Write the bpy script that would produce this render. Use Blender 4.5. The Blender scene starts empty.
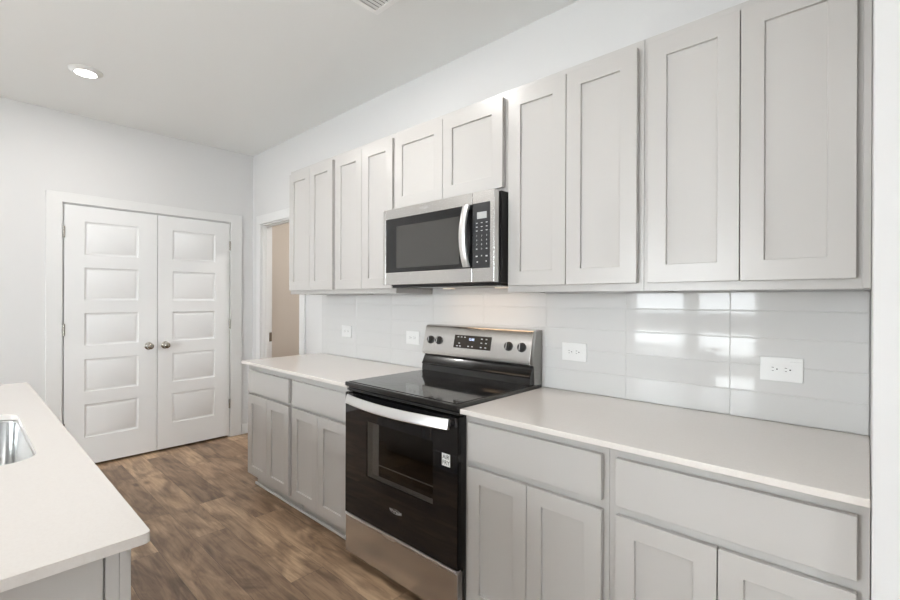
import bpy, bmesh, math, random
from mathutils import Vector, Matrix
random.seed(7)
SC = bpy.context.scene
COL = SC.collection
R = math.radians

# ------------------------------------------------------------------ camera
cam_d = bpy.data.cameras.new('camera')
cam = bpy.data.objects.new('camera', cam_d); COL.objects.link(cam)
F, YAW, PIT, ROL = 453.67, 0.7444, -0.001, 0.0036
cam.location = (4.6224, -2.0441, 1.3572)
_fw = Vector((-math.sin(YAW)*math.cos(PIT), math.cos(YAW)*math.cos(PIT), math.sin(PIT)))
_r = Vector((math.cos(YAW), math.sin(YAW), 0)); _u = _r.cross(_fw)
_r2 = _r*math.cos(ROL) + _u*math.sin(ROL); _u2 = -_r*math.sin(ROL) + _u*math.cos(ROL)
m = Matrix((( _r2.x, _u2.x, -_fw.x), (_r2.y, _u2.y, -_fw.y), (_r2.z, _u2.z, -_fw.z)))
cam.rotation_euler = m.to_euler()
cam_d.sensor_width = 36; cam_d.lens = F/900*36; cam_d.clip_start = 0.02; cam_d.clip_end = 200
SC.camera = cam

# ------------------------------------------------------------------ world, lights, exposure
SC.view_settings.view_transform = 'Standard'; SC.view_settings.look = 'None'
SC.view_settings.gamma = 1; SC.view_settings.use_curve_mapping = False
SC.view_settings.exposure = 0.13
w = bpy.data.worlds.new('sky'); SC.world = w; w.use_nodes = True
bg = w.node_tree.nodes['Background']; bg.inputs[0].default_value = (0.89, 0.945, 1.0, 1); bg.inputs[1].default_value = 12.0

def area(name, loc, rot, sx, sy, watts, col=(1, 1, 1)):
    d = bpy.data.lights.new(name, 'AREA'); d.shape = 'RECTANGLE'; d.size = sx; d.size_y = sy
    d.energy = watts; d.color = col
    o = bpy.data.objects.new(name, d); COL.objects.link(o); o.location = loc; o.rotation_euler = rot
    return o
# area lamps added to strengthen daylight at the patio door and side window
area('daylight_patio', (2.75, -5.36, 1.10), (R(93), 0, 0), 1.75, 2.2, 150, (0.95, 0.98, 1.0))
area('daylight_side', (7.42, -3.9, 1.45), (R(93), 0, R(90)), 1.4, 1.3, 4, (0.95, 0.98, 1.0))

# ------------------------------------------------------------------ materials
def mat(name, col, rough=0.5, metal=0.0, bump=None, coat=0.0, spec=0.5, aniso=0.0, emit=None, estr=1.0):
    m = bpy.data.materials.new(name); m.use_nodes = True
    nt = m.node_tree; b = nt.nodes['Principled BSDF']
    b.inputs['Base Color'].default_value = (*col, 1); b.inputs['Roughness'].default_value = rough
    b.inputs['Metallic'].default_value = metal; b.inputs['Specular IOR Level'].default_value = spec
    b.inputs['Coat Weight'].default_value = coat; b.inputs['Coat Roughness'].default_value = 0.03
    b.inputs['Anisotropic'].default_value = aniso
    if emit:
        b.inputs['Emission Color'].default_value = (*emit, 1); b.inputs['Emission Strength'].default_value = estr
    tc = nt.nodes.new('ShaderNodeTexCoord'); mp = nt.nodes.new('ShaderNodeMapping')
    nt.links.new(tc.outputs['Object'], mp.inputs[0])
    n = nt.nodes.new('ShaderNodeTexNoise'); nt.links.new(mp.outputs[0], n.inputs[0])
    if bump:
        sc, st, stretch = bump
        mp.inputs['Scale'].default_value = stretch; n.inputs['Scale'].default_value = sc
        n.inputs['Detail'].default_value = 3
        bp = nt.nodes.new('ShaderNodeBump'); bp.inputs['Strength'].default_value = st; bp.inputs['Distance'].default_value = 0.002
        nt.links.new(n.outputs[0], bp.inputs['Height']); nt.links.new(bp.outputs[0], b.inputs['Normal'])
    # slight roughness variation keeps every surface procedural
    n2 = nt.nodes.new('ShaderNodeTexNoise'); n2.inputs['Scale'].default_value = 6
    nt.links.new(tc.outputs['Object'], n2.inputs[0])
    mr = nt.nodes.new('ShaderNodeMapRange'); mr.inputs['To Min'].default_value = rough*0.93; mr.inputs['To Max'].default_value = min(1, rough*1.07)
    nt.links.new(n2.outputs[0], mr.inputs[0]); nt.links.new(mr.outputs[0], b.inputs['Roughness'])
    return m
S1 = (1, 1, 1)
M = {}
M['wall'] = mat('wall_paint', (0.725, 0.719, 0.712), 0.75, bump=(180, 0.06, S1))
M['beige'] = mat('warm_dim_wall_tint', (0.62, 0.56, 0.49), 0.8, bump=(180, 0.06, S1))  # dim warm light of the room beyond, put into the wall colour
M['ceiling'] = mat('ceiling_paint', (0.858, 0.865, 0.855), 0.9, bump=(120, 0.1, S1))
M['trim'] = mat('white_trim_paint', (0.785, 0.782, 0.772), 0.35)
M['door'] = mat('white_door_paint', (0.82, 0.82, 0.815), 0.4)
M['cab'] = mat('grey_cabinet_paint', (0.545, 0.527, 0.506), 0.30)
M['inside'] = mat('cabinet_interior', (0.45, 0.44, 0.42), 0.6)
M['steel'] = mat('brushed_stainless', (0.66, 0.65, 0.635), 0.26, 1.0)
M['sink'] = mat('sink_stainless', (0.68, 0.69, 0.69), 0.22, 1.0, bump=(8, 0.1, (12, 12, 1)))
M['handle'] = mat('satin_steel_handle', (0.80, 0.795, 0.79), 0.33, 1.0)
M['nickel'] = mat('satin_nickel', (0.42, 0.40, 0.36), 0.25, 1.0)
M['black'] = mat('black_enamel', (0.012, 0.012, 0.012), 0.18, coat=0.3)
M['blackglass'] = mat('black_glass', (0.008, 0.008, 0.009), 0.03, spec=0.6)
M['cookglass'] = mat('cooktop_glass', (0.016, 0.016, 0.017), 0.06, spec=0.7)
M['blackplastic'] = mat('black_plastic', (0.025, 0.024, 0.023), 0.4)
M['panelblack'] = mat('control_panel_black', (0.030, 0.024, 0.019), 0.25)
M['panelgrey'] = mat('keypad_charcoal', (0.035, 0.036, 0.038), 0.25)
M['cavity'] = mat('oven_cavity_dark', (0.03, 0.027, 0.024), 0.3)
M['rack'] = mat('inner_trim_grey', (0.50, 0.49, 0.47), 0.45)
M['sidegrey'] = mat('grey_side_steel', (0.30, 0.29, 0.275), 0.35, 0.8)
M['white'] = mat('white_plastic', (0.84, 0.84, 0.83), 0.3)
M['slot'] = mat('slot_dark', (0.05, 0.05, 0.05), 0.6)
M['print'] = mat('light_grey_print', (0.62, 0.62, 0.62), 0.5)
M['ring'] = mat('burner_ring_print', (0.13, 0.13, 0.13), 0.2)
M['ink'] = mat('dark_ink', (0.02, 0.02, 0.02), 0.5)
M['lcd'] = mat('lcd_grey', (0.45, 0.46, 0.46), 0.2)
M['digits'] = mat('lit_digits', (0.6, 0.7, 1.0), 0.3, emit=(0.65, 0.75, 1.0), estr=1.5)
M['led'] = mat('lamp_diffuser', (1, 1, 1), 0.4, emit=(1.0, 0.97, 0.92), estr=9)
M['hoodlamp'] = mat('warm_lamp_lens', (1, 0.95, 0.85), 0.3, emit=(1.0, 0.80, 0.62), estr=0.5)
M['duct'] = mat('duct_dark', (0.10, 0.10, 0.10), 0.8)
M['grout'] = mat('grout', (0.68, 0.675, 0.665), 0.8)
M['tile'] = mat('glazed_tile', (0.70, 0.695, 0.685), 0.05, coat=0.0, spec=0.24)
M['lawn'] = mat('patio_concrete', (0.6, 0.59, 0.56), 0.9)

def quartz():
    m = mat('white_quartz', (0.76, 0.735, 0.71), 0.16, spec=0.5)
    nt = m.node_tree; b = nt.nodes['Principled BSDF']; tc = nt.nodes['Texture Coordinate']
    n = nt.nodes.new('ShaderNodeTexNoise'); n.inputs['Scale'].default_value = 160; n.inputs['Detail'].default_value = 4
    r = nt.nodes.new('ShaderNodeValToRGB'); r.color_ramp.elements[0].position = 0.35; r.color_ramp.elements[1].position = 0.6
    r.color_ramp.elements[0].color = (0.765, 0.722, 0.682, 1); r.color_ramp.elements[1].color = (0.782, 0.742, 0.702, 1)
    nt.links.new(tc.outputs['Object'], n.inputs[0]); nt.links.new(n.outputs[0], r.inputs[0]); nt.links.new(r.outputs[0], b.inputs['Base Color'])
    return m
M['quartz'] = quartz()

def glass(name, tint, refl=0.12):
    m = bpy.data.materials.new(name); m.use_nodes = True; nt = m.node_tree; nt.nodes.clear()
    out = nt.nodes.new('ShaderNodeOutputMaterial'); mx = nt.nodes.new('ShaderNodeMixShader')
    t = nt.nodes.new('ShaderNodeBsdfTransparent'); g = nt.nodes.new('ShaderNodeBsdfGlossy'); fr = nt.nodes.new('ShaderNodeLayerWeight')
    pw = nt.nodes.new('ShaderNodeMath'); pw.operation = 'POWER'; pw.inputs[1].default_value = 4.5
    ad = nt.nodes.new('ShaderNodeMath'); ad.operation = 'ADD'; ad.inputs[1].default_value = refl; ad.use_clamp = True
    t.inputs[0].default_value = (*tint, 1); g.inputs['Roughness'].default_value = 0.02
    nt.links.new(fr.outputs['Facing'], pw.inputs[0])
    nt.links.new(pw.outputs[0], ad.inputs[0]); nt.links.new(ad.outputs[0], mx.inputs[0])
    nt.links.new(t.outputs[0], mx.inputs[1]); nt.links.new(g.outputs[0], mx.inputs[2]); nt.links.new(mx.outputs[0], out.inputs[0])
    return m
M['paneglass'] = glass('window_glass', (0.95, 0.96, 0.96), 0.04)
M['ovenglass'] = glass('tinted_oven_glass', (0.70, 0.69, 0.68), 0.04)

def planks():
    m = bpy.data.materials.new('oak_plank_floor'); m.use_nodes = True; nt = m.node_tree; L = nt.links
    b = nt.nodes['Principled BSDF']; N = nt.nodes.new
    tc = N('ShaderNodeTexCoord'); mp = N('ShaderNodeMapping'); L.new(tc.outputs['Object'], mp.inputs[0])
    mp.inputs['Location'].default_value = (3.05, 0.614, 0)
    br = N('ShaderNodeTexBrick'); L.new(mp.outputs[0], br.inputs[0])
    br.inputs['Scale'].default_value = 1; br.inputs['Brick Width'].default_value = 1.22; br.inputs['Row Height'].default_value = 0.174
    br.inputs['Mortar Size'].default_value = 0.0008; br.inputs['Mortar Smooth'].default_value = 0.3
    br.offset = 0.37; br.offset_frequency = 2; br.squash = 1
    br.inputs['Color1'].default_value = (0, 0, 0, 1); br.inputs['Color2'].default_value = (1, 1, 1, 1); br.inputs['Mortar'].default_value = (0.5, 0.5, 0.5, 1)
    # grain coordinates shifted per plank
    sc = N('ShaderNodeVectorMath'); sc.operation = 'SCALE'; sc.inputs['Scale'].default_value = 13.7; L.new(br.outputs['Color'], sc.inputs[0])
    ad = N('ShaderNodeVectorMath'); ad.operation = 'ADD'; L.new(mp.outputs[0], ad.inputs[0]); L.new(sc.outputs[0], ad.inputs[1])
    g1m = N('ShaderNodeMapping'); g1m.inputs['Scale'].default_value = (2.2, 26, 1); L.new(ad.outputs[0], g1m.inputs[0])
    g1 = N('ShaderNodeTexNoise'); g1.inputs['Scale'].default_value = 1.6; g1.inputs['Detail'].default_value = 7; g1.inputs['Roughness'].default_value = 0.62; g1.inputs['Distortion'].default_value = 0.6
    L.new(g1m.outputs[0], g1.inputs[0])
    g2m = N('ShaderNodeMapping'); g2m.inputs['Scale'].default_value = (1.6, 4.5, 1); L.new(ad.outputs[0], g2m.inputs[0])
    g2 = N('ShaderNodeTexNoise'); g2.inputs['Scale'].default_value = 1.5; g2.inputs['Detail'].default_value = 4; g2.inputs['Distortion'].default_value = 1.4
    L.new(g2m.outputs[0], g2.inputs[0])
    # base tone per plank
    cr = N('ShaderNodeValToRGB'); e = cr.color_ramp.elements
    e[0].color = (0.260, 0.178, 0.120, 1); e[1].color = (0.500, 0.360, 0.240, 1)
    k = cr.color_ramp.elements.new(0.5); k.color = (0.365, 0.252, 0.166, 1)
    L.new(br.outputs['Color'], cr.inputs[0])
    c2 = N('ShaderNodeValToRGB'); e = c2.color_ramp.elements
    e[0].position = 0.36; e[0].color = (0.46, 0.41, 0.39, 1); e[1].position = 0.58; e[1].color = (1.16, 1.13, 1.08, 1)
    L.new(g2.outputs[0], c2.inputs[0])
    mu = N('ShaderNodeMix'); mu.data_type = 'RGBA'; mu.blend_type = 'MULTIPLY'; mu.inputs[0].default_value = 0.75
    L.new(cr.outputs[0], mu.inputs[6]); L.new(c2.outputs[0], mu.inputs[7])
    c3 = N('ShaderNodeValToRGB'); e = c3.color_ramp.elements
    e[0].position = 0.32; e[0].color = (0.56, 0.51, 0.47, 1); e[1].position = 0.62; e[1].color = (1.18, 1.18, 1.16, 1)
    L.new(g1.outputs[0], c3.inputs[0])
    m2 = N('ShaderNodeMix'); m2.data_type = 'RGBA'; m2.blend_type = 'MULTIPLY'; m2.inputs[0].default_value = 0.85
    L.new(mu.outputs[2], m2.inputs[6]); L.new(c3.outputs[0], m2.inputs[7])
    # knots
    vm = N('ShaderNodeMapping'); vm.inputs['Scale'].default_value = (2.6, 6.5, 1); L.new(ad.outputs[0], vm.inputs[0])
    vo = N('ShaderNodeTexVoronoi'); vo.inputs['Scale'].default_value = 0.9; L.new(vm.outputs[0], vo.inputs[0])
    c4 = N('ShaderNodeValToRGB'); e = c4.color_ramp.elements
    e[0].position = 0.015; e[0].color = (0.20, 0.14, 0.10, 1); e[1].position = 0.14; e[1].color = (1, 1, 1, 1)
    L.new(vo.outputs['Distance'], c4.inputs[0])
    m3 = N('ShaderNodeMix'); m3.data_type = 'RGBA'; m3.blend_type = 'MULTIPLY'; m3.inputs[0].default_value = 0.85
    L.new(m2.outputs[2], m3.inputs[6]); L.new(c4.outputs[0], m3.inputs[7])
    # dark joint
    m4 = N('ShaderNodeMix'); m4.data_type = 'RGBA'; m4.blend_type = 'MIX'; m4.inputs[7].default_value = (0.07, 0.05, 0.038, 1)
    L.new(br.outputs['Fac'], m4.inputs[0]); L.new(m3.outputs[2], m4.inputs[6])
    L.new(m4.outputs[2], b.inputs['Base Color'])
    b.inputs['Roughness'].default_value = 0.42
    bp = N('ShaderNodeBump'); bp.inputs['Strength'].default_value = 0.12; bp.inputs['Distance'].default_value = 0.002
    L.new(g1.outputs[0], bp.inputs['Height']); L.new(bp.outputs[0], b.inputs['Normal'])
    return m
M['floor'] = planks()

# ------------------------------------------------------------------ mesh helpers
class MB:
    def __init__(s): s.bm = bmesh.new()
    def box(s, x0, x1, y0, y1, z0, z1):
        v = [s.bm.verts.new(p) for p in ((x0,y0,z0),(x1,y0,z0),(x1,y1,z0),(x0,y1,z0),(x0,y0,z1),(x1,y0,z1),(x1,y1,z1),(x0,y1,z1))]
        for f in ((0,3,2,1),(4,5,6,7),(0,1,5,4),(1,2,6,5),(2,3,7,6),(3,0,4,7)): s.bm.faces.new([v[i] for i in f])
        return s
    def prism(s, pts, axis, a0, a1):
        """closed outline pts extruded along axis ('x','y','z') from a0 to a1"""
        def P(p, a): return {'x': (a, p[0], p[1]), 'y': (p[0], a, p[1]), 'z': (p[0], p[1], a)}[axis]
        A = [s.bm.verts.new(P(p, a0)) for p in pts]; B = [s.bm.verts.new(P(p, a1)) for p in pts]
        n = len(pts)
        for i in range(n): s.bm.faces.new((A[i], A[(i+1) % n], B[(i+1) % n], B[i]))
        s.bm.faces.new(A); s.bm.faces.new(B[::-1]); return s
    def lathe(s, prof, n=32, mtx=Matrix()):
        """prof: (r, z) list revolved about z, closed at ends if r==0"""
        rings = []
        for r, z in prof:
            if r < 1e-6: rings.append([s.bm.verts.new(mtx @ Vector((0, 0, z)))])
            else: rings.append([s.bm.verts.new(mtx @ Vector((r*math.cos(2*math.pi*i/n), r*math.sin(2*math.pi*i/n), z))) for i in range(n)])
        for a, b in zip(rings, rings[1:]):
            for i in range(n):
                j = (i+1) % n
                if len(a) == 1 and len(b) == 1: continue
                if len(a) == 1: s.bm.faces.new((a[0], b[i], b[j]))
                elif len(b) == 1: s.bm.faces.new((a[i], b[0], a[j]))
                else: s.bm.faces.new((a[i], b[i], b[j], a[j]))
        return s
    def sweep(s, path, sect):
        """sect(i, n) -> list of points of the cross-section at path[i]"""
        rings = [[s.bm.verts.new(q) for q in sect(i, p)] for i, p in enumerate(path)]
        for a, b in zip(rings, rings[1:]):
            k = len(a)
            for i in range(k): s.bm.faces.new((a[i], a[(i+1) % k], b[(i+1) % k], b[i]))
        s.bm.faces.new(rings[0][::-1]); s.bm.faces.new(rings[-1]); return s
    def build(s, name, m, parent=None, bevel=0.0, seg=2, smooth=False):
        bmesh.ops.recalc_face_normals(s.bm, faces=s.bm.faces[:])
        me = bpy.data.meshes.new(name); s.bm.to_mesh(me); s.bm.free()
        o = bpy.data.objects.new(name, me); COL.objects.link(o); me.materials.append(m)
        if smooth or bevel:
            for p in me.polygons: p.use_smooth = True
            me.set_sharp_from_angle(angle=R(38))
        if bevel:
            bv = o.modifiers.new('bevel', 'BEVEL'); bv.width = bevel; bv.segments = seg; bv.limit_method = 'ANGLE'; bv.angle_limit = R(38)
            bv.harden_normals = True
        if parent: o.parent = parent
        return o

def tag(o, label=None, cat=None, group=None, kind=None):
    for k, v in (('label', label), ('category', cat), ('group', group), ('kind', kind)):
        if v: o[k] = v
    return o
def thing(name, label, cat, loc=(0, 0, 0), group=None):
    o = bpy.data.objects.new(name, None); COL.objects.link(o); o.location = loc; o.empty_display_size = 0.1
    return tag(o, label, cat, group)
def struct(o): o['kind'] = 'structure'; return o
def sbox(name, m, *b, parent=None, bevel=0.0):
    o = MB().box(*b).build(name, m, parent, bevel)
    if parent is None: struct(o)
    return o

def slab(W, H, T, panels, prof, fn):
    """board W x H x T with sunk panels; panels (a0,a1,c0,c1); prof = [(inset, depth)...]; fn(a, c, n) -> point"""
    b = MB(); bm = b.bm; cache = {}
    def V(a, c, n):
        k = (round(a, 5), round(c, 5), round(n, 5))
        if k not in cache: cache[k] = bm.verts.new(fn(a, c, n))
        return cache[k]
    xs = sorted({0, W} | {p[0] for p in panels} | {p[1] for p in panels})
    zs = sorted({0, H} | {p[2] for p in panels} | {p[3] for p in panels})
    def inside(a, c): return any(p[0] < a < p[1] and p[2] < c < p[3] for p in panels)
    for i in range(len(xs)-1):
        for j in range(len(zs)-1):
            if inside((xs[i]+xs[i+1])/2, (zs[j]+zs[j+1])/2): continue
            bm.faces.new([V(xs[i], zs[j], T), V(xs[i+1], zs[j], T), V(xs[i+1], zs[j+1], T), V(xs[i], zs[j+1], T)])
    for i in range(len(xs)-1):
        bm.faces.new([V(xs[i],0,T),V(xs[i+1],0,T),V(xs[i+1],0,0),V(xs[i],0,0)])
        bm.faces.new([V(xs[i],H,T),V(xs[i+1],H,T),V(xs[i+1],H,0),V(xs[i],H,0)])
    for j in range(len(zs)-1):
        bm.faces.new([V(0,zs[j],T),V(0,zs[j+1],T),V(0,zs[j+1],0),V(0,zs[j],0)])
        bm.faces.new([V(W,zs[j],T),V(W,zs[j+1],T),V(W,zs[j+1],0),V(W,zs[j],0)])
    bm.faces.new([V(a, 0, 0) for a in xs] + [V(W, c, 0) for c in zs[1:]] + [V(a, H, 0) for a in xs[::-1][1:]] + [V(0, c, 0) for c in zs[::-1][1:-1]])
    for (a0, a1, c0, c1) in panels:
        rings = [[(a0, c0, T), (a1, c0, T), (a1, c1, T), (a0, c1, T)]]
        for ins, dep in prof: rings.append([(a0+ins, c0+ins, T-dep), (a1-ins, c0+ins, T-dep), (a1-ins, c1-ins, T-dep), (a0+ins, c1-ins, T-dep)])
        for A, B in zip(rings, rings[1:]):
            for i in range(4): bm.faces.new([V(*A[i]), V(*A[(i+1) % 4]), V(*B[(i+1) % 4]), V(*B[i])])
        bm.faces.new([V(*p) for p in rings[-1]])
    return b

def text_mesh(name, s, size, mtx, m, parent, extrude=0.0002, align='CENTER'):
    cu = bpy.data.curves.new(name, 'FONT'); cu.body = s; cu.size = size; cu.extrude = extrude
    cu.align_x = align; cu.align_y = 'CENTER'
    tmp = bpy.data.objects.new(name, cu); COL.objects.link(tmp)
    dg = bpy.context.evaluated_depsgraph_get()
    me = bpy.data.meshes.new_from_object(tmp.evaluated_get(dg)); bpy.data.objects.remove(tmp)
    me.transform(mtx); me.materials.clear(); me.materials.append(m)
    o = bpy.data.objects.new(name, me); COL.objects.link(o); o.parent = parent
    return o
def facing(x, y, z, tilt=0):          # text plane facing -Y (towards the room)
    return Matrix.Translation((x, y, z)) @ Matrix.Rotation(R(90) + tilt, 4, 'X')

# ------------------------------------------------------------------ the setting
H = 2.8134; XR = 7.2; YF = -5.05
sbox('floor', M['floor'], -0.80, XR, YF, 2.2, -0.05, 0)
sbox('ceiling', M['ceiling'], -0.80, XR, YF, 2.2, H, H+0.1)
# kitchen wall (behind the cabinets), opening for the far doorway
OX0, OX1, OZ = 0.20, 0.96, 2.095
wb = MB(); wb.box(0, OX0, 0, 0.10, 0, H); wb.box(OX1, XR, 0, 0.10, 0, H); wb.box(OX0, OX1, 0, 0.10, OZ, H)
struct(wb.build('wall_kitchen', M['wall']))
# pantry wall x<0 with the double door opening
DY0, DY1, DZ = -1.490, -0.229, 2.103
wl = MB(); wl.box(-0.12, 0, YF, DY0, 0, H); wl.box(-0.12, 0, DY1, 0.12, 0, H); wl.box(-0.12, 0, DY0, DY1, DZ, H)
struct(wl.build('wall_pantry', M['wall']))
pb = MB(); pb.box(-0.80, -0.76, -1.8, 0.12, 0, H); pb.box(-0.76, -0.12, -1.8, -1.76, 0, H); pb.box(-0.76, -0.12, 0.08, 0.12, 0, H)
struct(pb.build('wall_pantry_back', M['wall']))
# laundry room behind the doorway, warm dimness put into its wall colour
lb = MB(); lb.box(-0.12, 3.0, 2.1, 2.2, 0, H); lb.box(-0.12, 0, 0.10, 2.1, 0, H); lb.box(2.9, 3.0, 0.12, 2.1, 0, H)
struct(lb.build('wall_laundry', M['beige']))
# short wall at the right end of the cabinets
sbox('wall_stub', M['wall'], 4.630, 4.80, -0.72, 0, 0, H, bevel=0.004)
# window wall opposite and side wall
wf = MB(); PX0, PX1, PZ = 1.93, 3.58, 2.12; WX0, WX1, WZ0, WZ1 = 6.1, 6.8, 1.0, 2.10
for a in ((0, PX0, 0, H), (PX0, PX1, PZ, H), (PX1, WX0, 0, H), (WX0, WX1, 0, WZ0), (WX0, WX1, WZ1, H), (WX1, XR, 0, H)):
    wf.box(a[0], a[1], YF-0.12, YF, a[2], a[3])
struct(wf.build('wall_window_side', M['wall']))
ws = MB(); SY0, SY1, SZ0, SZ1 = -4.6, -3.2, 0.85, 2.15
for a in ((YF, SY0, 0, H), (SY0, SY1, 0, SZ0), (SY0, SY1, SZ1, H), (SY1, 0.12, 0, H)):
    ws.box(XR, XR+0.12, a[0], a[1], a[2], a[3])
struct(ws.build('wall_right', M['wall']))
sbox('patio_ground', M['lawn'], -4, 12, -14, YF-0.13, -0.15, -0.05)

# baseboards
def baseboard(name, b): sbox(name, M['trim'], *b, bevel=0.003)
baseboard('baseboard_pantry_near', (0, 0.014, YF, -1.594, 0, 0.10))
baseboard('baseboard_pantry_corner', (0, 0.014, -0.113, 0, 0, 0.10))
baseboard('baseboard_kitchen_corner', (0.015, 0.112, -0.014, 0, 0, 0.10))
baseboard('baseboard_kitchen_side', (1.05, 1.31, -0.014, 0, 0, 0.10))
baseboard('baseboard_stub', (4.630, 4.80, -0.734, -0.72, 0, 0.10))
baseboard('baseboard_laundry', (0.0, 2.9, 2.086, 2.1, 0, 0.10))

# casings
def casing_profile_x(a, b_, z0, z1):  # board facing +X on pantry wall, y from a to b
    return (0, 0.018, a, b_, z0, z1)
t = MB(); t.box(0, 0.019, DY0-0.100, DY0-0.002, 0, 2.184); t.box(0, 0.019, DY1+0.002, DY1+0.112, 0, 2.184); t.box(0, 0.0191, DY0-0.100, DY1+0.112, DZ+0.002, 2.184)
struct(t.build('trim_1', M['trim'], None, 0.004))
t = MB(); t.box(-0.12, 0, DY0-0.0, DY0+0.006, 0, DZ); t.box(-0.12, 0, DY1-0.006, DY1, 0, DZ); t.box(-0.12, 0, DY0, DY1, DZ-0.004, DZ)
struct(t.build('trim_2', M['trim']))
t = MB(); t.box(OX0-0.085, OX0+0.001, -0.018, 0, 0, OZ+0.085); t.box(OX1-0.001, OX1+0.085, -0.018, 0, 0, OZ+0.085); t.box(OX0-0.085, OX1+0.085, -0.0181, 0, OZ-0.001, OZ+0.085)
struct(t.build('trim_3', M['trim'], None, 0.004))
t = MB(); t.box(OX0, OX0+0.012, 0, 0.10, 0, OZ); t.box(OX1-0.012, OX1, 0, 0.10, 0, OZ); t.box(OX0, OX1, 0, 0.10, OZ-0.012, OZ)
t.box(OX0+0.012, OX0+0.020, 0.035, 0.07, 0, OZ-0.012); t.box(OX1-0.020, OX1-0.012, 0.035, 0.07, 0, OZ-0.012); t.box(OX0+0.012, OX1-0.012, 0.035, 0.07, OZ-0.020, OZ-0.012)
jamb = struct(t.build('trim_4', M['trim'], None, 0.002))
h = MB(); h.box(OX0+0.012, OX0+0.015, 0.072, 0.098, 0.93, 1.02)
h.build('hinge', M['nickel'], jamb)

# pantry double doors
def pantry_door(n, y0, y1, hinge_y, knob_y, p0, p1):
    root = bpy.data.objects.new('door_%d' % n, None); COL.objects.link(root); struct(root); root.location = (-0.02, y0, 0.02)
    Hd = 2.093-0.02; Wd = y1-y0
    rows = [(1.706, 1.970), (1.342, 1.602), (0.978, 1.238), (0.608, 0.868), (0.240, 0.504)]
    pans = [(p0-y0, p1-y0, a-0.02, b-0.02) for a, b in rows]
    b = slab(Wd, Hd, 0.035, pans, [(0.003, 0.006), (0.010, 0.009), (0.018, 0.009), (0.026, 0.003)], lambda a, c, n: (n, a, c))
    leaf = b.build('door_leaf', M['door'], root, 0.0012)
    for hz in (1.875, 1.11, 0.33):
        hb = MB(); mt = Matrix.Translation((0.041, hinge_y-y0, hz-0.045-0.02))
        hb.lathe([(0, 0), (0.0065, 0), (0.0065, 0.09), (0, 0.09)], 12, mt); hb.box(0.0352, 0.040, hinge_y-y0-0.007, hinge_y-y0+0.007, hz-0.065, hz+0.025)
        hb.build('hinge', M['nickel'], root, smooth=True)
    k = MB(); mt = Matrix.Translation((0.035, knob_y-y0, 0.944-0.02)) @ Matrix.Rotation(R(90), 4, 'Y')
    k.lathe([(0, 0), (0.033, 0), (0.033, 0.004), (0.028, 0.008), (0.012, 0.010), (0.011, 0.028), (0.020, 0.034), (0.0265, 0.044), (0.0275, 0.052), (0.024, 0.062), (0.014, 0.068), (0, 0.069)], 28, mt)
    k.build('door_knob', M['nickel'], root, smooth=True)
pantry_door(1, -1.481, -0.852, -1.4835, -0.914, -1.355, -0.990)
pantry_door(2, -0.848, -0.237, -0.2345, -0.789, -0.731, -0.370)

# patio door reflected in the tiles, two unseen windows added to let in daylight
def glazed(n, o_axis, a0, a1, z0, z1, plane, splits, rails, depth=0.05):
    root = bpy.data.objects.new('window_%d' % n, None); COL.objects.link(root); struct(root)
    root.location = ((a0, plane, z0) if o_axis == 'x' else (plane, a0, z0))
    def bx(mb, u0, u1, d0, d1, w0, w1):
        if o_axis == 'x': mb.box(u0-a0, u1-a0, d0, d1, w0-z0, w1-z0)
        else: mb.box(d0, d1, u0-a0, u1-a0, w0-z0, w1-z0)
    f = MB(); g = MB(); fr = 0.05
    bx(f, a0, a1, 0, depth, z0, z0+fr); bx(f, a0, a1, 0, depth, z1-fr, z1)
    bx(f, a0, a0+fr, 0, depth, z0, z1); bx(f, a1-fr, a1, 0, depth, z0, z1)
    for s0, s1 in splits: bx(f, s0, s1, 0, depth, z0+fr, z1-fr)
    for r0, r1 in rails: bx(f, a0+fr, a1-fr, 0.005, depth-0.005, r0, r1)
    f.build('window_frame', M['trim'], root)
    bx(g, a0+fr, a1-fr, depth*0.4, depth*0.5, z0+fr, z1-fr); g.build('window_pane', M['paneglass'], root)
glazed(1, 'x', PX0, PX1, 0, PZ, YF-0.10, [(2.66, 2.86)], [(0.32, 0.60), (0.90, 1.18)])  # wide rails shaped to band the door's reflection in the tiles
glazed(2, 'x', WX0, WX1, WZ0, WZ1, YF-0.10, [(6.43, 6.47)], [(1.42, 1.46)])
glazed(3, 'y', SY0, SY1, SZ0, SZ1, XR+0.04, [(-3.93, -3.87)], [(1.42, 1.46)])

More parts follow.
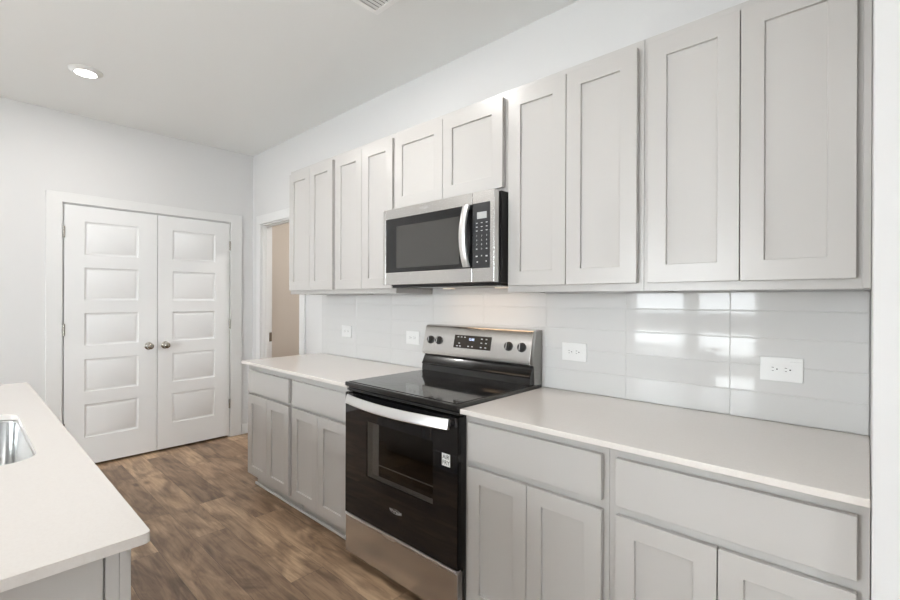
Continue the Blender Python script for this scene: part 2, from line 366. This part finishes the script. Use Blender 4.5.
# ------------------------------------------------------------------ tiled backsplash
bs = thing('tile_backsplash', 'glossy pale grey long stacked tile backsplash between counters and wall cabinets', 'backsplash', (1.31, 0, 0.912))
TX0, TX1, TZ0, TZ1 = 1.312, 4.6275, 0.9135, 1.390
MB().box(0, TX1-TX0, -0.0084, -0.0005, 0.0015, TZ1-0.912).build('grout', M['grout'], bs)
tb = MB()
pitch = 0.406; rowp = 0.1016; seam = 4.229; g = 0.0007
k0 = math.floor((TX0-seam)/pitch)
rng = random.Random(3)
for r in range(5):
    za = 0.9135 + r*rowp if r else TZ0; zb = min(0.912 + (r+1)*rowp, TZ1)
    for k in range(k0, 3):
        xa = max(seam + k*pitch, TX0); xb = min(seam + (k+1)*pitch, TX1)
        if xb-xa < 0.02: continue
        ax, az = rng.uniform(-0.0004, 0.0004), rng.uniform(-0.0006, 0.0006)   # hand-set tilt, radians
        cx_, cz_ = (xa+xb)/2, (za+zb)/2
        def P(x, z, y): return (x-TX0+0.002, y + (z-cz_)*ax + (x-cx_)*az*0.5, z-0.912)
        xa += g; xb -= g; z0_ = za+g; z1_ = zb-g; e = 0.0018
        ring = [[(xa, z0_), (xb, z0_), (xb, z1_), (xa, z1_)]]
        A = [tb.bm.verts.new(P(x, z, -0.004)) for x, z in ring[0]]
        B = [tb.bm.verts.new(P(x, z, -0.0088)) for x, z in ring[0]]
        Cc = [tb.bm.verts.new(P(x, z, -0.0100)) for x, z in ((xa+e, z0_+e), (xb-e, z0_+e), (xb-e, z1_-e), (xa+e, z1_-e))]
        for i in range(4):
            j = (i+1) % 4
            tb.bm.faces.new((A[i], A[j], B[j], B[i])); tb.bm.faces.new((B[i], B[j], Cc[j], Cc[i]))
        tb.bm.faces.new(Cc)
tb.build('tiles', M['tile'], bs)

# ------------------------------------------------------------------ cabinets
def shaker(w, h, stile=0.064, t=0.021):
    return slab(w, h, t, [(stile, w-stile, stile, h-stile)], [(0.0004, 0.0095), (0.003, 0.0100)], lambda a, c, n: (a, -n, c))
def front(root, kind, x0, x1, z0, z1, yf, stile=0.064):
    b = shaker(x1-x0, z1-z0, stile) if kind == 'door' else MB().box(0, x1-x0, -0.021, 0, 0, z1-z0)
    o = b.build(kind, M['cab'], root, 0.0014)
    o.location = Vector((x0, yf, z0)) - root.location
    return o
def wall_cabinet(label, x0, x1, z0, z1, doors, dz0, dz1, yf=-0.302):
    r = thing('wall_cabinet', label, 'cabinet', (x0, 0, z0), 'grey wall cabinets')
    w, h = x1-x0, z1-z0
    c = MB(); c.box(0, 0.016, yf+0.019, -0.001, 0.0, h); c.box(w-0.016, w, yf+0.019, -0.001, 0, h)
    c.box(0.016, w-0.016, yf+0.019, -0.001, 0.020, 0.036); c.box(0.016, w-0.016, yf+0.019, -0.001, h-0.016, h); c.box(0.016, w-0.016, -0.012, -0.001, 0.036, h-0.016)
    c.build('carcass', M['cab'], r)
    f = MB(); f.box(0.0005, 0.038, yf, yf+0.019, 0, h); f.box(w-0.038, w-0.0005, yf, yf+0.019, 0, h)
    f.box(0.038, w-0.038, yf, yf+0.019, 0, 0.045); f.box(0.038, w-0.038, yf, yf+0.019, h-0.05, h)
    f.build('face_frame', M['cab'], r)
    for a, b in doors: front(r, 'door', a, b, dz0, dz1, yf-0.003)
    return r
UB, UT = 1.3925, 2.3337
wall_cabinet('leftmost tall grey two-door wall cabinet, beside the doorway', 1.345, 1.970, UB, UT, [(1.365, 1.657), (1.660, 1.952)], 1.422, 2.302)
wall_cabinet('tall grey two-door wall cabinet directly left of the microwave', 1.9702, 2.589, UB, UT, [(1.985, 2.280), (2.283, 2.577)], 1.422, 2.302)
wall_cabinet('short grey two-door wall cabinet directly above the microwave', 2.5892, 3.388, 1.862, UT, [(2.597, 2.981), (2.984, 3.368)], 1.882, 2.302)
wall_cabinet('tall grey two-door wall cabinet just right of the microwave', 3.3882, 4.005, UB, UT, [(3.402, 3.692), (3.695, 3.985)], 1.422, 2.302)
wall_cabinet('rightmost tall grey two-door wall cabinet, against the right wall end', 4.0052, 4.6285, UB, UT, [(4.025, 4.314), (4.317, 4.598)], 1.422, 2.302)
sc_ = MB().box(4.611, 4.629, -0.3115, -0.3025, UB+0.001, UT-0.001).build('trim_7', M['cab'], None, 0.002); struct(sc_)

def base_cabinet(label, x0, x1, doors, drawer, dz, draz, yf=-0.611, toe=True):
    r = thing('base_cabinet', label, 'cabinet', (x0, 0, 0), 'grey base cabinets')
    w = x1-x0; top = 0.891
    c = MB(); c.box(0, 0.018, yf+0.019, -0.001, 0.10, top); c.box(w-0.018, w, yf+0.019, -0.001, 0.10, top)
    c.box(0.018, w-0.018, yf+0.019, -0.001, 0.10, 0.118); c.box(0.018, w-0.018, -0.014, -0.001, 0.118, top); c.box(0.018, w-0.018, yf+0.019, -0.014, top-0.018, top)
    c.build('carcass', M['cab'], r)
    f = MB(); f.box(0.0005, 0.042, yf, yf+0.019, 0.10, top); f.box(w-0.042, w-0.0005, yf, yf+0.019, 0.10, top)
    for a, b in ((0.10, 0.135), (dz[1]-0.012, draz[0]+0.012), (draz[1]-0.012, top)): f.box(0.042, w-0.042, yf, yf+0.019, a, b)
    f.build('face_frame', M['cab'], r)
    MB().box(0.01, w, -0.548, -0.532, 0.0, 0.0995).build('toe_kick', M['cab'], r)
    for a, b in doors: front(r, 'door', a, b, dz[0], dz[1], yf-0.003, 0.06)
    front(r, 'drawer', drawer[0], drawer[1], draz[0], draz[1], yf-0.003)
    return r
base_cabinet('leftmost grey base cabinet with one drawer over two doors, at the far counter end', 1.320, 1.9665, [(1.362, 1.651), (1.654, 1.946)], (1.362, 1.946), (0.118, 0.680), (0.700, 0.850))
base_cabinet('grey base cabinet directly left of the range, one drawer over two doors', 1.967, 2.606, [(1.990, 2.283), (2.286, 2.586)], (1.990, 2.586), (0.118, 0.680), (0.700, 0.850))
base_cabinet('grey base cabinet directly right of the range, one drawer over two doors', 3.397, 4.0085, [(3.425, 3.705), (3.708, 3.990)], (3.425, 3.990), (0.118, 0.678), (0.708, 0.858))
base_cabinet('rightmost grey base cabinet against the right wall end, one drawer over two doors', 4.009, 4.6285, [(4.037, 4.320), (4.323, 4.606)], (4.037, 4.606), (0.118, 0.678), (0.708, 0.858))
struct(MB().box(1.318, 2.600, -0.562, -0.549, 0, 0.018).build('trim_5', M['trim'], None, 0.004))
struct(MB().box(3.40, 4.615, -0.562, -0.549, 0, 0.018).build('trim_6', M['trim'], None, 0.004))

# counters
def counter(label, x0, x1, y0, y1, name='countertop'):
    o = MB().box(0, x1-x0, y0-y1, 0, 0, 0.0205).build(name, M['quartz'], None, 0.003, 3)
    o.location = (x0, y1, 0.8915); return tag(o, label, 'countertop', 'white quartz wall countertops')
counter('white quartz countertop left of the range, running to the doorway', 1.302, 2.609, -0.658, -0.001)
counter('long white quartz countertop right of the range, ending at the right wall', 3.401, 4.6285, -0.658, -0.001)

# ------------------------------------------------------------------ outlets
def outlet(label, x, z, extra=False):
    r = thing('wall_outlet', label, 'outlet', (x, -0.0103, z), 'white wall outlets on the backsplash')
    p = MB().box(-0.064, 0.064, -0.0055, 0, -0.0435, 0.0435).build('cover_plate', M['white'], r, 0.002, 3)
    for dx in (-0.0195, 0.0195):
        pts = [(dx + 0.0135*(1 if math.cos(t) > 0 else -1)*min(1, abs(math.cos(t))*1.35), 0.0165*math.sin(t)) for t in [i*math.pi/14 for i in range(28)]]
        s = MB().prism(pts, 'y', -0.0075, -0.0056).build('receptacle', M['white'], r, 0.0004)
        sl = MB(); sl.box(dx-0.0085, dx-0.0015, -0.0079, -0.0074, 0.0050, 0.0067); sl.box(dx-0.0080, dx-0.0020, -0.0079, -0.0074, -0.0067, -0.0050)
        sl.lathe([(0, 0), (0.0026, 0), (0.0026, 0.0005), (0, 0.0005)], 12, Matrix.Translation((dx+0.0075, -0.0074, 0)) @ Matrix.Rotation(R(90), 4, 'X'))
        sl.build('slots', M['slot'], s)
    if extra: text_mesh('sticker', 'GFCI PROTECTED', 0.0042, facing(0.043, -0.0059, 0.029), M['print'], p)
    return r
outlet('white outlet plate nearest the right wall, over the long counter', 4.391, 1.1075, True)
outlet('white outlet plate on the tiles just right of the range', 3.5735, 1.105)
outlet('white outlet plate on the tiles just left of the range controls', 2.420, 1.105)
outlet('leftmost white outlet plate, on the tiles near the doorway', 1.670, 1.110)

# ------------------------------------------------------------------ range
RX0, RX1 = 2.613, 3.3985; RW = RX1-RX0
rg = thing('range', 'black glass and stainless freestanding electric range between the base cabinets', 'range', (RX0, 0, 0))
b = MB(); b.box(0.002, RW-0.002, -0.625, -0.02, 0.05, 0.905); b.build('body', M['black'], rg, 0.003)
for dx in (0.05, RW-0.05):
    for dy in (-0.58, -0.08):
        MB().lathe([(0, 0), (0.018, 0), (0.018, 0.012), (0.009, 0.014), (0.009, 0.05), (0, 0.05)], 16, Matrix.Translation((dx, dy, 0))).build('foot', M['blackplastic'], rg, smooth=True)
# cooktop: black rim with inset glass
ct = MB(); ct.box(0, RW, -0.672, -0.02, 0.906, 0.928); ct.build('cooktop', M['black'], rg, 0.005, 3)
gl = MB().box(0.016, RW-0.016, -0.655, -0.115, 0.9282, 0.9305).build('cooktop_glass', M['cookglass'], rg, 0.001)
def ringmesh(mb, cx, cy, r, wd=0.0018, z=0.9306):
    n = 56
    a = [mb.bm.verts.new((cx+r*math.cos(2*math.pi*i/n), cy+r*math.sin(2*math.pi*i/n), z)) for i in range(n)]
    c = [mb.bm.verts.new((cx+(r-wd)*math.cos(2*math.pi*i/n), cy+(r-wd)*math.sin(2*math.pi*i/n), z)) for i in range(n)]
    for i in range(n): mb.bm.faces.new((a[i], a[(i+1) % n], c[(i+1) % n], c[i]))
for cx_, cy_, rr in ((0.20, -0.50, (0.115, 0.075)), (0.57, -0.50, (0.095,)), (0.20, -0.235, (0.078,)), (0.57, -0.235, (0.115, 0.075)), (0.385, -0.20, (0.05,))):
    rm = MB()
    for q in rr: ringmesh(rm, cx_, cy_, q)
    rm.build('burner_ring', M['ring'], gl)
# front vent trim below the cooktop
MB().box(0.004, RW-0.004, -0.650, -0.626, 0.878, 0.9055).build('vent_trim', M['black'], rg, 0.002)
MB().box(0.006, RW-0.006, -0.662, -0.6505, 0.884, 0.892).build('vent_trim', M['blackplastic'], rg, 0.002)
# oven door with a real recess behind the glass
DXa, DXb, DZa, DZb = 0.0, RW, 0.250, 0.874
wx0, wx1, wz0, wz1 = 0.180, 0.645, 0.478, 0.752
dr = MB(); y0, y1 = -0.660, -0.627
dr.box(DXa, wx0, y0, y1, DZa, DZb); dr.box(wx1, DXb, y0, y1, DZa, DZb); dr.box(wx0, wx1, y0, y1, DZa, wz0); dr.box(wx0, wx1, y0, y1, wz1, DZb)
door = dr.build('oven_door', M['black'], rg)
MB().box(0.0, RW, -0.6665, -0.6602, DZa+0.001, DZb).build('door_glass', M['ovenglass'], door, 0.0015)
blk = MB()
for a in ((0.001, wx0, DZa+0.002, DZb-0.001), (wx1, RW-0.001, DZa+0.002, DZb-0.001), (wx0, wx1, DZa+0.002, wz0), (wx0, wx1, wz1, DZb-0.001)): blk.box(a[0], a[1], -0.6668, -0.6666, a[2], a[3])
blk.build('glass_border', M['blackglass'], door)
rc = MB(); d0, d1 = -0.6265, -0.600
rc.box(wx0+0.002, wx0+0.05, y1-0.004, y1-0.002, wz0+0.002, wz1-0.002); rc.build('window_trim', M['rack'], door)
rc = MB(); rc.box(wx0, wx0+0.003, y0, y1, wz0, wz1); rc.box(wx0, wx1, y0, y1, wz0, wz0+0.003); rc.box(wx1-0.003, wx1, y0, y1, wz0, wz1)
rc.box(wx0+0.05, wx1, y1-0.003, y1-0.001, wz0+0.055, wz0+0.060)
rc.build('window_trim', M['rack'], door)
MB().box(wx0, wx1, y1-0.0012, y1-0.0002, wz0, wz1).build('inner_pane', M['blackglass'], door)
# bowed handle
hb = MB(); n = 24; path = []
for i in range(n+1):
    s = i/n; path.append((0.045 + s*(RW-0.075), -0.690 - 0.040*(1-(2*s-1)**2), 0.848))
def hsec(i, p):
    x, y, z = p; hh = 0.022; d = 0.007
    return [(x, y+d*0.2, z+hh), (x, y-d*0.4, z+hh*0.7), (x, y-d*1.4, z-hh*0.8), (x, y-d, z-hh), (x, y+d, z-hh), (x, y+d, z+hh)]
hb.sweep(path, hsec)
hnd = hb.build('handle', M['handle'], door, smooth=True)
for xx in (0.055, RW-0.045):
    MB().box(xx-0.010, xx+0.010, -0.688, -0.6672, 0.836, 0.860).build('handle_post', M['handle'], hnd, 0.002)
# sticker and brand print on the door
st = MB().box(0.698, 0.745, -0.6676, -0.667, 0.664, 0.716).build('sticker', M['white'], door); st['label'] = 'small white square sticker on the oven door'
text_mesh('sticker_print', 'AIR', 0.025, facing(0.7215, -0.6678, 0.7015), M['ink'], st)
text_mesh('sticker_print', 'FRY', 0.025, facing(0.7215, -0.6678, 0.6780), M['ink'], st)
def logo(name, x, y, z, size, m, parent):
    o = text_mesh(name, 'Whirlpool', size, facing(x, y, z), m, parent)
    sw = MB(); nn = 24
    pts = []
    for i in range(nn+1):
        t_ = -2.6 + 4.6*i/nn; wd = 0.05*size*math.sin(math.pi*i/nn)+0.0001
        pts.append((x-size*0.2+size*1.9*math.cos(t_), z+size*0.52*math.sin(t_), wd))
    for p, q in zip(pts, pts[1:]):
        v = [sw.bm.verts.new(c) for c in ((p[0], y, p[1]-p[2]), (q[0], y, q[1]-q[2]), (q[0], y, q[1]+q[2]), (p[0], y, p[1]+p[2]))]
        sw.bm.faces.new(v)
    sw.build(name, m, parent)
logo('brand_print', 0.402, -0.6672, 0.372, 0.020, M['print'], door)
# storage drawer
dw = MB(); dw.box(0.002, RW-0.002, -0.6665, -0.628, 0.046, 0.238)
dwo = dw.build('storage_drawer', M['steel'], rg, 0.006, 3)
lp = MB(); lp.box(0.002, RW-0.002, -0.6700, -0.640, 0.2385, 0.2475); lp.build('drawer_lip', M['handle'], dwo, 0.002)
lp = MB(); lp.prism([(0.36+0.05*math.cos(a), 0.2385-0.010*math.sin(a)) for a in [math.pi*i/12 for i in range(13)]], 'y', -0.669, -0.664); lp.build('finger_pull', M['handle'], dwo)
MB().box(0.01, RW-0.01, -0.600, -0.590, 0.0, 0.05).build('kick_panel', M['blackplastic'], rg)
# backguard
bgd = MB()
prof = [(-0.02, 0.928), (-0.120, 0.9305), (-0.116, 0.966), (-0.122, 0.970), (-0.122, 0.975), (-0.117, 0.979), (-0.098, 1.018), (-0.090, 1.030), (-0.02, 1.030)]
bgd.prism(prof, 'x', 0.006, RW-0.006)
bgd.build('backguard_lower', M['black'], rg, 0.001)
pan = MB(); prof = [(-0.02, 1.022), (-0.088, 1.022), (-0.112, 1.030), (-0.114, 1.050), (-0.082, 1.188), (-0.074, 1.200), (-0.055, 1.205), (-0.02, 1.205)]
pan.prism(prof, 'x', 0.001, RW-0.014)
cp = pan.build('control_panel', M['steel'], rg, 0.002)
sd = MB(); sd.prism([(-0.015, 0.90), (-0.085, 0.930), (-0.090, 1.02), (-0.100, 1.04), (-0.074, 1.198), (-0.015, 1.203)], 'x', RW-0.0138, RW-0.002); sd.build('end_cap', M['sidegrey'], rg, 0.002)
tl = math.atan2(0.032, 0.138)       # lean of the control panel
def onpanel(x, s, off=0.0):          # s = height along panel above z=1.05
    return Matrix.Translation((x, -0.114+s*math.sin(tl)-off*math.cos(tl), 1.05+s*math.cos(tl)-off*math.sin(tl))) @ Matrix.Rotation(R(90)-tl, 4, 'X')
def localbox(mb, mtx, x0, x1, y0, y1, z0, z1):
    vs = len(mb.bm.verts); mb.box(x0, x1, y0, y1, z0, z1); mb.bm.verts.ensure_lookup_table()
    for v in mb.bm.verts[vs:]: v.co = mtx @ v.co
d = MB(); mt = onpanel(0.385, 0.070, 0.0)
localbox(d, mt, -0.133, 0.133, -0.037, 0.037, 0.0, 0.0018)
disp = d.build('display', M['panelblack'], cp)
text_mesh('clock_digits', '12:00', 0.018, onpanel(0.380, 0.086, 0.0022), M['digits'], disp)
for ix, iy in [(-0.105, 0.026), (-0.080, 0.026), (-0.055, 0.026), (-0.105, -0.026), (-0.083, -0.026), (-0.092, -0.010), (-0.022, -0.024), (0.006, -0.024), (0.068, 0.022), (0.100, 0.022), (0.068, 0.0), (0.100, 0.0), (0.068, -0.024), (0.100, -0.024)]:
    bt = MB(); localbox(bt, mt, ix-0.006, ix+0.006, iy-0.0022, iy+0.0022, 0.0019, 0.0021); bt.build('button_mark', M['print'], disp)
for kx in (0.062, 0.132, 0.634, 0.716):
    kb = MB(); mk = onpanel(kx, 0.066, 0.0) @ Matrix.Diagonal((0.92, 0.92, 0.62, 1))
    kb.lathe([(0, 0), (0.026, 0), (0.0265, 0.006), (0.022, 0.010), (0.020, 0.026), (0.018, 0.029), (0, 0.030)], 28, mk)
    k_ = kb.build('knob', M['blackplastic'], cp, smooth=True)
    gb = MB(); localbox(gb, mk, -0.0055, 0.0055, -0.021, 0.021, 0.028, 0.038); gb.build('knob_grip', M['blackplastic'], k_, 0.0015)
    gb = MB(); localbox(gb, mk, -0.0022, 0.0022, -0.018, 0.019, 0.0381, 0.0386)  # pointer bar widened to paint the knob's pale vertical highlight
    gb.build('knob_pointer_glint', M['print'], k_)

# ------------------------------------------------------------------ microwave
MX0, MX1 = 2.598, 3.3845; MW = MX1-MX0; MZ0, MZ1 = 1.434, 1.861
mw = thing('microwave', 'stainless over-the-range microwave hung under the short wall cabinet', 'microwave', (MX0, 0, MZ0))
MH = MZ1-MZ0
b = MB(); b.box(0.004, MW-0.002, -0.350, -0.012, 0.0, MH); b.box(0.010, MW-0.012, -0.3715, -0.350, 0.006, MH-0.004); b.build('housing', M['blackplastic'], mw, 0.002)
b = MB(); b.box(0.02, MW-0.02, -0.355, -0.05, -0.012, -0.0003); b.build('bottom_grille', M['black'], mw, 0.002)
yb = -0.372; yf = -0.408; dxs = 0.658   # door / control split
fr = MB(); wz0_, wz1_ = 0.072, 0.368
fr.box(0, 0.024, yf, yb, 0.004, MH-0.002); fr.box(0.600, dxs, yf, yb, 0.004, MH-0.002) if False else None
fr.box(0.024, dxs-0.0012, yf, yb, 0.004, wz0_); fr.box(0.024, dxs-0.0012, yf, yb, wz1_, MH-0.002)
mdoor = fr.build('door', M['steel'], mw, 0.003)
MB().box(0.0242, dxs-0.0014, yf+0.0005, yb, wz0_+0.0002, wz1_-0.0002).build('door_window', M['blackglass'], mdoor)
ww = MB(); ww.box(0.115, 0.575, yf-0.0001, yf+0.0004, wz0_+0.022, wz1_-0.045)
ww.build('viewing_screen', mat('screen_mesh', (0.045, 0.043, 0.040), 0.12, spec=0.8), mdoor)
hb = MB(); n = 22; path = []
for i in range(n+1):
    s = i/n; path.append((0.632, yf-0.014-0.030*(1-(2*s-1)**2), wz0_+0.004 + s*(wz1_-wz0_-0.004)))
def vsec(i, p):
    x, y, z = p; q = 0.018; d_ = 0.007
    return [(x-q, y+d_, z), (x-q, y-d_*0.5, z), (x-q*0.6, y-d_, z), (x+q*0.6, y-d_, z), (x+q, y-d_*0.5, z), (x+q, y+d_, z)]
hb.sweep(path, vsec); hd = hb.build('handle', M['handle'], mdoor, smooth=True)
for zz in (wz0_+0.014, wz1_-0.012):
    MB().box(0.624, 0.640, yf-0.012, yf+0.0004, zz-0.008, zz+0.008).build('handle_post', M['handle'], hd, 0.001)
cpm = MB(); cpm.box(dxs+0.0005, MW, yf, yb, 0.004, MH-0.002); cpo = cpm.build('control_panel', M['steel'], mw, 0.003)
kp = MB(); kp.box(dxs+0.004, MW-0.024, yf-0.0015, yf-0.0002, wz0_-0.003, wz1_+0.003); kpo = kp.build('keypad', M['panelgrey'], cpo, 0.0008)
kx0 = dxs+0.004; kw = MW-0.024-kx0; kc = kx0+kw/2
MB().box(kc-0.024, kc+0.032, yf-0.0022, yf-0.0016, 0.297, 0.328).build('display', M['lcd'], kpo)
keys = ['1', '2', '3', '4', '5', '6', '7', '8', '9', '', '0', '']
def key(x0, x1, z0, z1): MB().box(x0, x1, yf-0.0019, yf-0.0015, z0, z1).build('button_mark', M['print'], kpo)
for r_ in range(4):
    for c_ in range(3):
        s_ = keys[r_*3+c_]; x_ = kc-0.026+c_*0.029; z_ = 0.218-r_*0.020
        if s_: text_mesh('key_print', s_, 0.011, facing(x_, yf-0.0017, z_), M['print'], kpo)
        else: key(x_-0.004, x_+0.004, z_-0.002, z_+0.002)
for r_ in (0, 1, 2):
    for c_ in range(3):
        x_ = kc-0.026+c_*0.029; z_ = 0.278-r_*0.018; key(x_-0.005, x_+0.005, z_-0.0015, z_+0.0015)
for x_, z_, q in ((kc-0.026, 0.124, 0.008), (kc+0.032, 0.124, 0.008), (kc+0.003, 0.126, 0.004), (kc-0.022, 0.098, 0.005), (kc+0.030, 0.100, 0.004)): key(x_-q*0.7, x_+q*0.7, z_-0.003, z_+0.003)
logo('brand_print', 0.330, yf-0.0003, 0.400, 0.015, M['print'], mdoor)
for lx in (0.22, 0.60):
    MB().box(lx-0.03, lx+0.03, -0.115, -0.075, -0.0150, -0.0123).build('lamp_lens', M['hoodlamp'], mw)
cl = area('cooktop_lamp', (MX0+0.45, -0.17, 1.414), (R(8), 0, 0), 0.55, 0.06, 0.45, (1.0, 0.70, 0.45))

# ------------------------------------------------------------------ island
il = thing('island_cabinet', 'grey kitchen island base under the large sink countertop', 'island', (1.40, -2.75, 0))
def ib(mb, x0, x1, y0, y1, z0, z1): mb.box(x0-1.40, x1-1.40, y0+2.75, y1+2.75, z0, z1)
b = MB(); ib(b, 1.40, 3.585, -2.70, -2.66, 0.0, 0.890); ib(b, 1.40, 1.44, -2.66, -1.90, 0.10, 0.890); ib(b, 3.565, 3.585, -2.66, -1.860, 0.0, 0.890); ib(b, 1.44, 3.565, -2.66, -1.862, 0.10, 0.12)
b.build('carcass', M['cab'], il)
b = MB()
for xx in (1.40, 1.95, 2.02, 2.95, 3.00, 3.550): ib(b, xx, xx+0.045, -1.859, -1.839, 0.10, 0.890)
ib(b, 1.41, 3.594, -1.8585, -1.8395, 0.10, 0.14); ib(b, 1.41, 3.594, -1.8585, -1.8395, 0.85, 0.8895)
b.build('face_frame', M['cab'], il)
b = MB(); ib(b, 3.586, 3.5905, -2.70, -1.8625, 0.0, 0.8895); b.build('end_panel', M['cab'], il)
b = MB(); ib(b, 1.42, 3.56, -1.935, -1.920, 0.0, 0.0995); b.build('toe_kick', M['cab'], il)
for a, bb in ((1.42, 1.70), (1.703, 1.985), (2.03, 2.48), (2.483, 2.94), (3.01, 3.295), (3.298, 3.594)):
    o = slab(bb-a, 0.56, 0.019, [(0.06, bb-a-0.06, 0.06, 0.50)], [(0.0004, 0.0095), (0.003, 0.0100)], lambda u, c, n: (u, n, c)).build('door', M['cab'], il, 0.0014)
    o.location = (a-1.40, -1.8385+2.75, 0.118)
for a, bb in ((1.42, 1.985), (2.03, 2.94), (3.01, 3.594)):
    o = MB().box(0, bb-a, 0, 0.019, 0, 0.186).build('drawer', M['cab'], il, 0.0014); o.location = (a-1.40, -1.8385+2.75, 0.700)

# island top with sink cut-out
def rrect(x0, x1, y0, y1, r, n=6):
    pts = []
    for cx_, cy_, a0 in ((x1-r, y1-r, 0), (x0+r, y1-r, 90), (x0+r, y0+r, 180), (x1-r, y0+r, 270)):
        for i in range(n+1):
            a = R(a0 + 90*i/n); pts.append((cx_+r*math.cos(a), cy_+r*math.sin(a)))
    return pts
IX0, IX1, IY0, IY1 = 1.352, 3.617, -2.80, -1.792
SX0, SX1, SY0_, SY1_ = 2.190, 2.930, -2.33, -1.889
def island_top():
    bm = bmesh.new(); r = 0.012
    outer = rrect(IX0, IX1, IY0, IY1, r, 4); inner = rrect(SX0, SX1, SY0_, SY1_, 0.075, 8)
    rings = {}
    for z in (0.8915, 0.912):
        vo = [bm.verts.new((x-IX0, y-IY0, z-0.8915)) for x, y in outer]; vi = [bm.verts.new((x-IX0, y-IY0, z-0.8915)) for x, y in inner]
        eo = [bm.edges.new((vo[i], vo[(i+1) % len(vo)])) for i in range(len(vo))]; ei = [bm.edges.new((vi[i], vi[(i+1) % len(vi)])) for i in range(len(vi))]
        bmesh.ops.triangle_fill(bm, edges=eo+ei, use_beauty=True); rings[z] = (vo, vi)
    for k in (0, 1):
        a, b_ = rings[0.8915][k], rings[0.912][k]
        for i in range(len(a)): bm.faces.new((a[i], a[(i+1) % len(a)], b_[(i+1) % len(a)], b_[i]))
    mb = MB(); mb.bm.free(); mb.bm = bm
    return mb
o = island_top().build('countertop', M['quartz'], None, 0.0025, 3)
o.location = (IX0, IY0, 0.8915); tag(o, 'large white quartz island countertop with a sink cut-out, in the near left', 'countertop')
# undermount sink
sk = thing('undermount_sink', 'stainless steel undermount sink set in the island countertop', 'sink', ((SX0+SX1)/2, (SY0_+SY1_)/2, 0.67))
sb = MB(); rings = []
for ins, z, rad in ((-0.018, 0.8885, 0.09), (0.0, 0.8885, 0.08), (0.003, 0.885, 0.078), (0.012, 0.72, 0.070), (0.03, 0.695, 0.055), (0.06, 0.688, 0.04)):
    pts = rrect(SX0+ins, SX1-ins, SY0_+ins, SY1_-ins, rad, 8)
    rings.append([sb.bm.verts.new((x-sk.location.x, y-sk.location.y, z-0.67)) for x, y in pts])
for A, B in zip(rings, rings[1:]):
    for i in range(len(A)): sb.bm.faces.new((A[i], A[(i+1) % len(A)], B[(i+1) % len(A)], B[i]))
sb.bm.faces.new(rings[-1])
basin = sb.build('basin', M['sink'], sk, smooth=True)
so = basin.modifiers.new('thickness', 'SOLIDIFY'); so.thickness = 0.0015; so.offset = 1
MB().lathe([(0.0, 0.019), (0.012, 0.019), (0.014, 0.022), (0.035, 0.0225), (0.044, 0.0205), (0.044, 0.0185), (0, 0.0185)], 28, Matrix.Translation((0, -0.03, 0))).build('drain', M['handle'], sk, smooth=True)

# ------------------------------------------------------------------ ceiling fittings
def downlight(x, y, label, watts=7):
    r = thing('recessed_light', label, 'light', (x, y, H))
    MB().lathe([(0.057, -0.0170), (0.062, -0.0185), (0.084, -0.0075), (0.090, -0.0045), (0.090, -0.0003), (0.057, -0.0003), (0.057, -0.0170)], 40).build('trim_ring', M['trim'], r, smooth=True)
    MB().lathe([(0, -0.0205), (0.045, -0.0200), (0.0565, -0.0175), (0.0565, -0.0010), (0, -0.0010)], 40).build('diffuser', M['led'], r, smooth=True)
    d_ = bpy.data.lights.new('downlight', 'AREA'); d_.shape = 'DISK'; d_.size = 0.118; d_.energy = watts; d_.color = (1.0, 0.965, 0.935)
    lo = bpy.data.objects.new('downlight', d_); COL.objects.link(lo); lo.location = (x, y, H-0.024)
    return r
downlight(0.93, -1.49, 'lit white recessed ceiling light over the pantry doors')
DL = bpy.context.scene.collection
for x, y, w_ in ((2.75, -1.12, 10), (4.45, -2.7, 3), (0.93, -3.4, 3), (2.75, -3.4, 3), (4.55, -3.4, 3), (1.0, 1.1, 24)):  # unseen lamps added, placed to fill the light of room and laundry
    downlight(x, y, 'unseen recessed ceiling light added to light another part of the room', w_)['group'] = 'unseen added ceiling lights'

M['vent'] = mat('vent_white', (0.93, 0.93, 0.92), 0.4)
vt = thing('ceiling_vent', 'white slatted air vent in the ceiling above the range', 'vent', (2.775, -0.895, H))
b = MB(); VW, VD = 0.36, 0.30
b.box(0, VW, 0, 0.028, -0.010, -0.0003); b.box(0, VW, VD-0.028, VD, -0.008, -0.0003); b.box(0, 0.028, 0.028, VD-0.028, -0.008, -0.0003); b.box(VW-0.028, VW, 0.028, VD-0.028, -0.008, -0.0003)
b.build('vent_frame', M['vent'], vt, 0.002)
MB().box(0.028, VW-0.028, 0.028, VD-0.028, -0.0015, -0.0003).build('duct_backing', M['duct'], vt)
sl = MB()
for i in range(13):
    x = 0.036 + i*(VW-0.07)/12.5
    sl.prism([(x, -0.0075), (x+0.0015, -0.0085), (x+0.0135, -0.003), (x+0.0125, -0.0018)], 'y', 0.029, VD-0.029)
sl.build('slats', M['white'], vt)
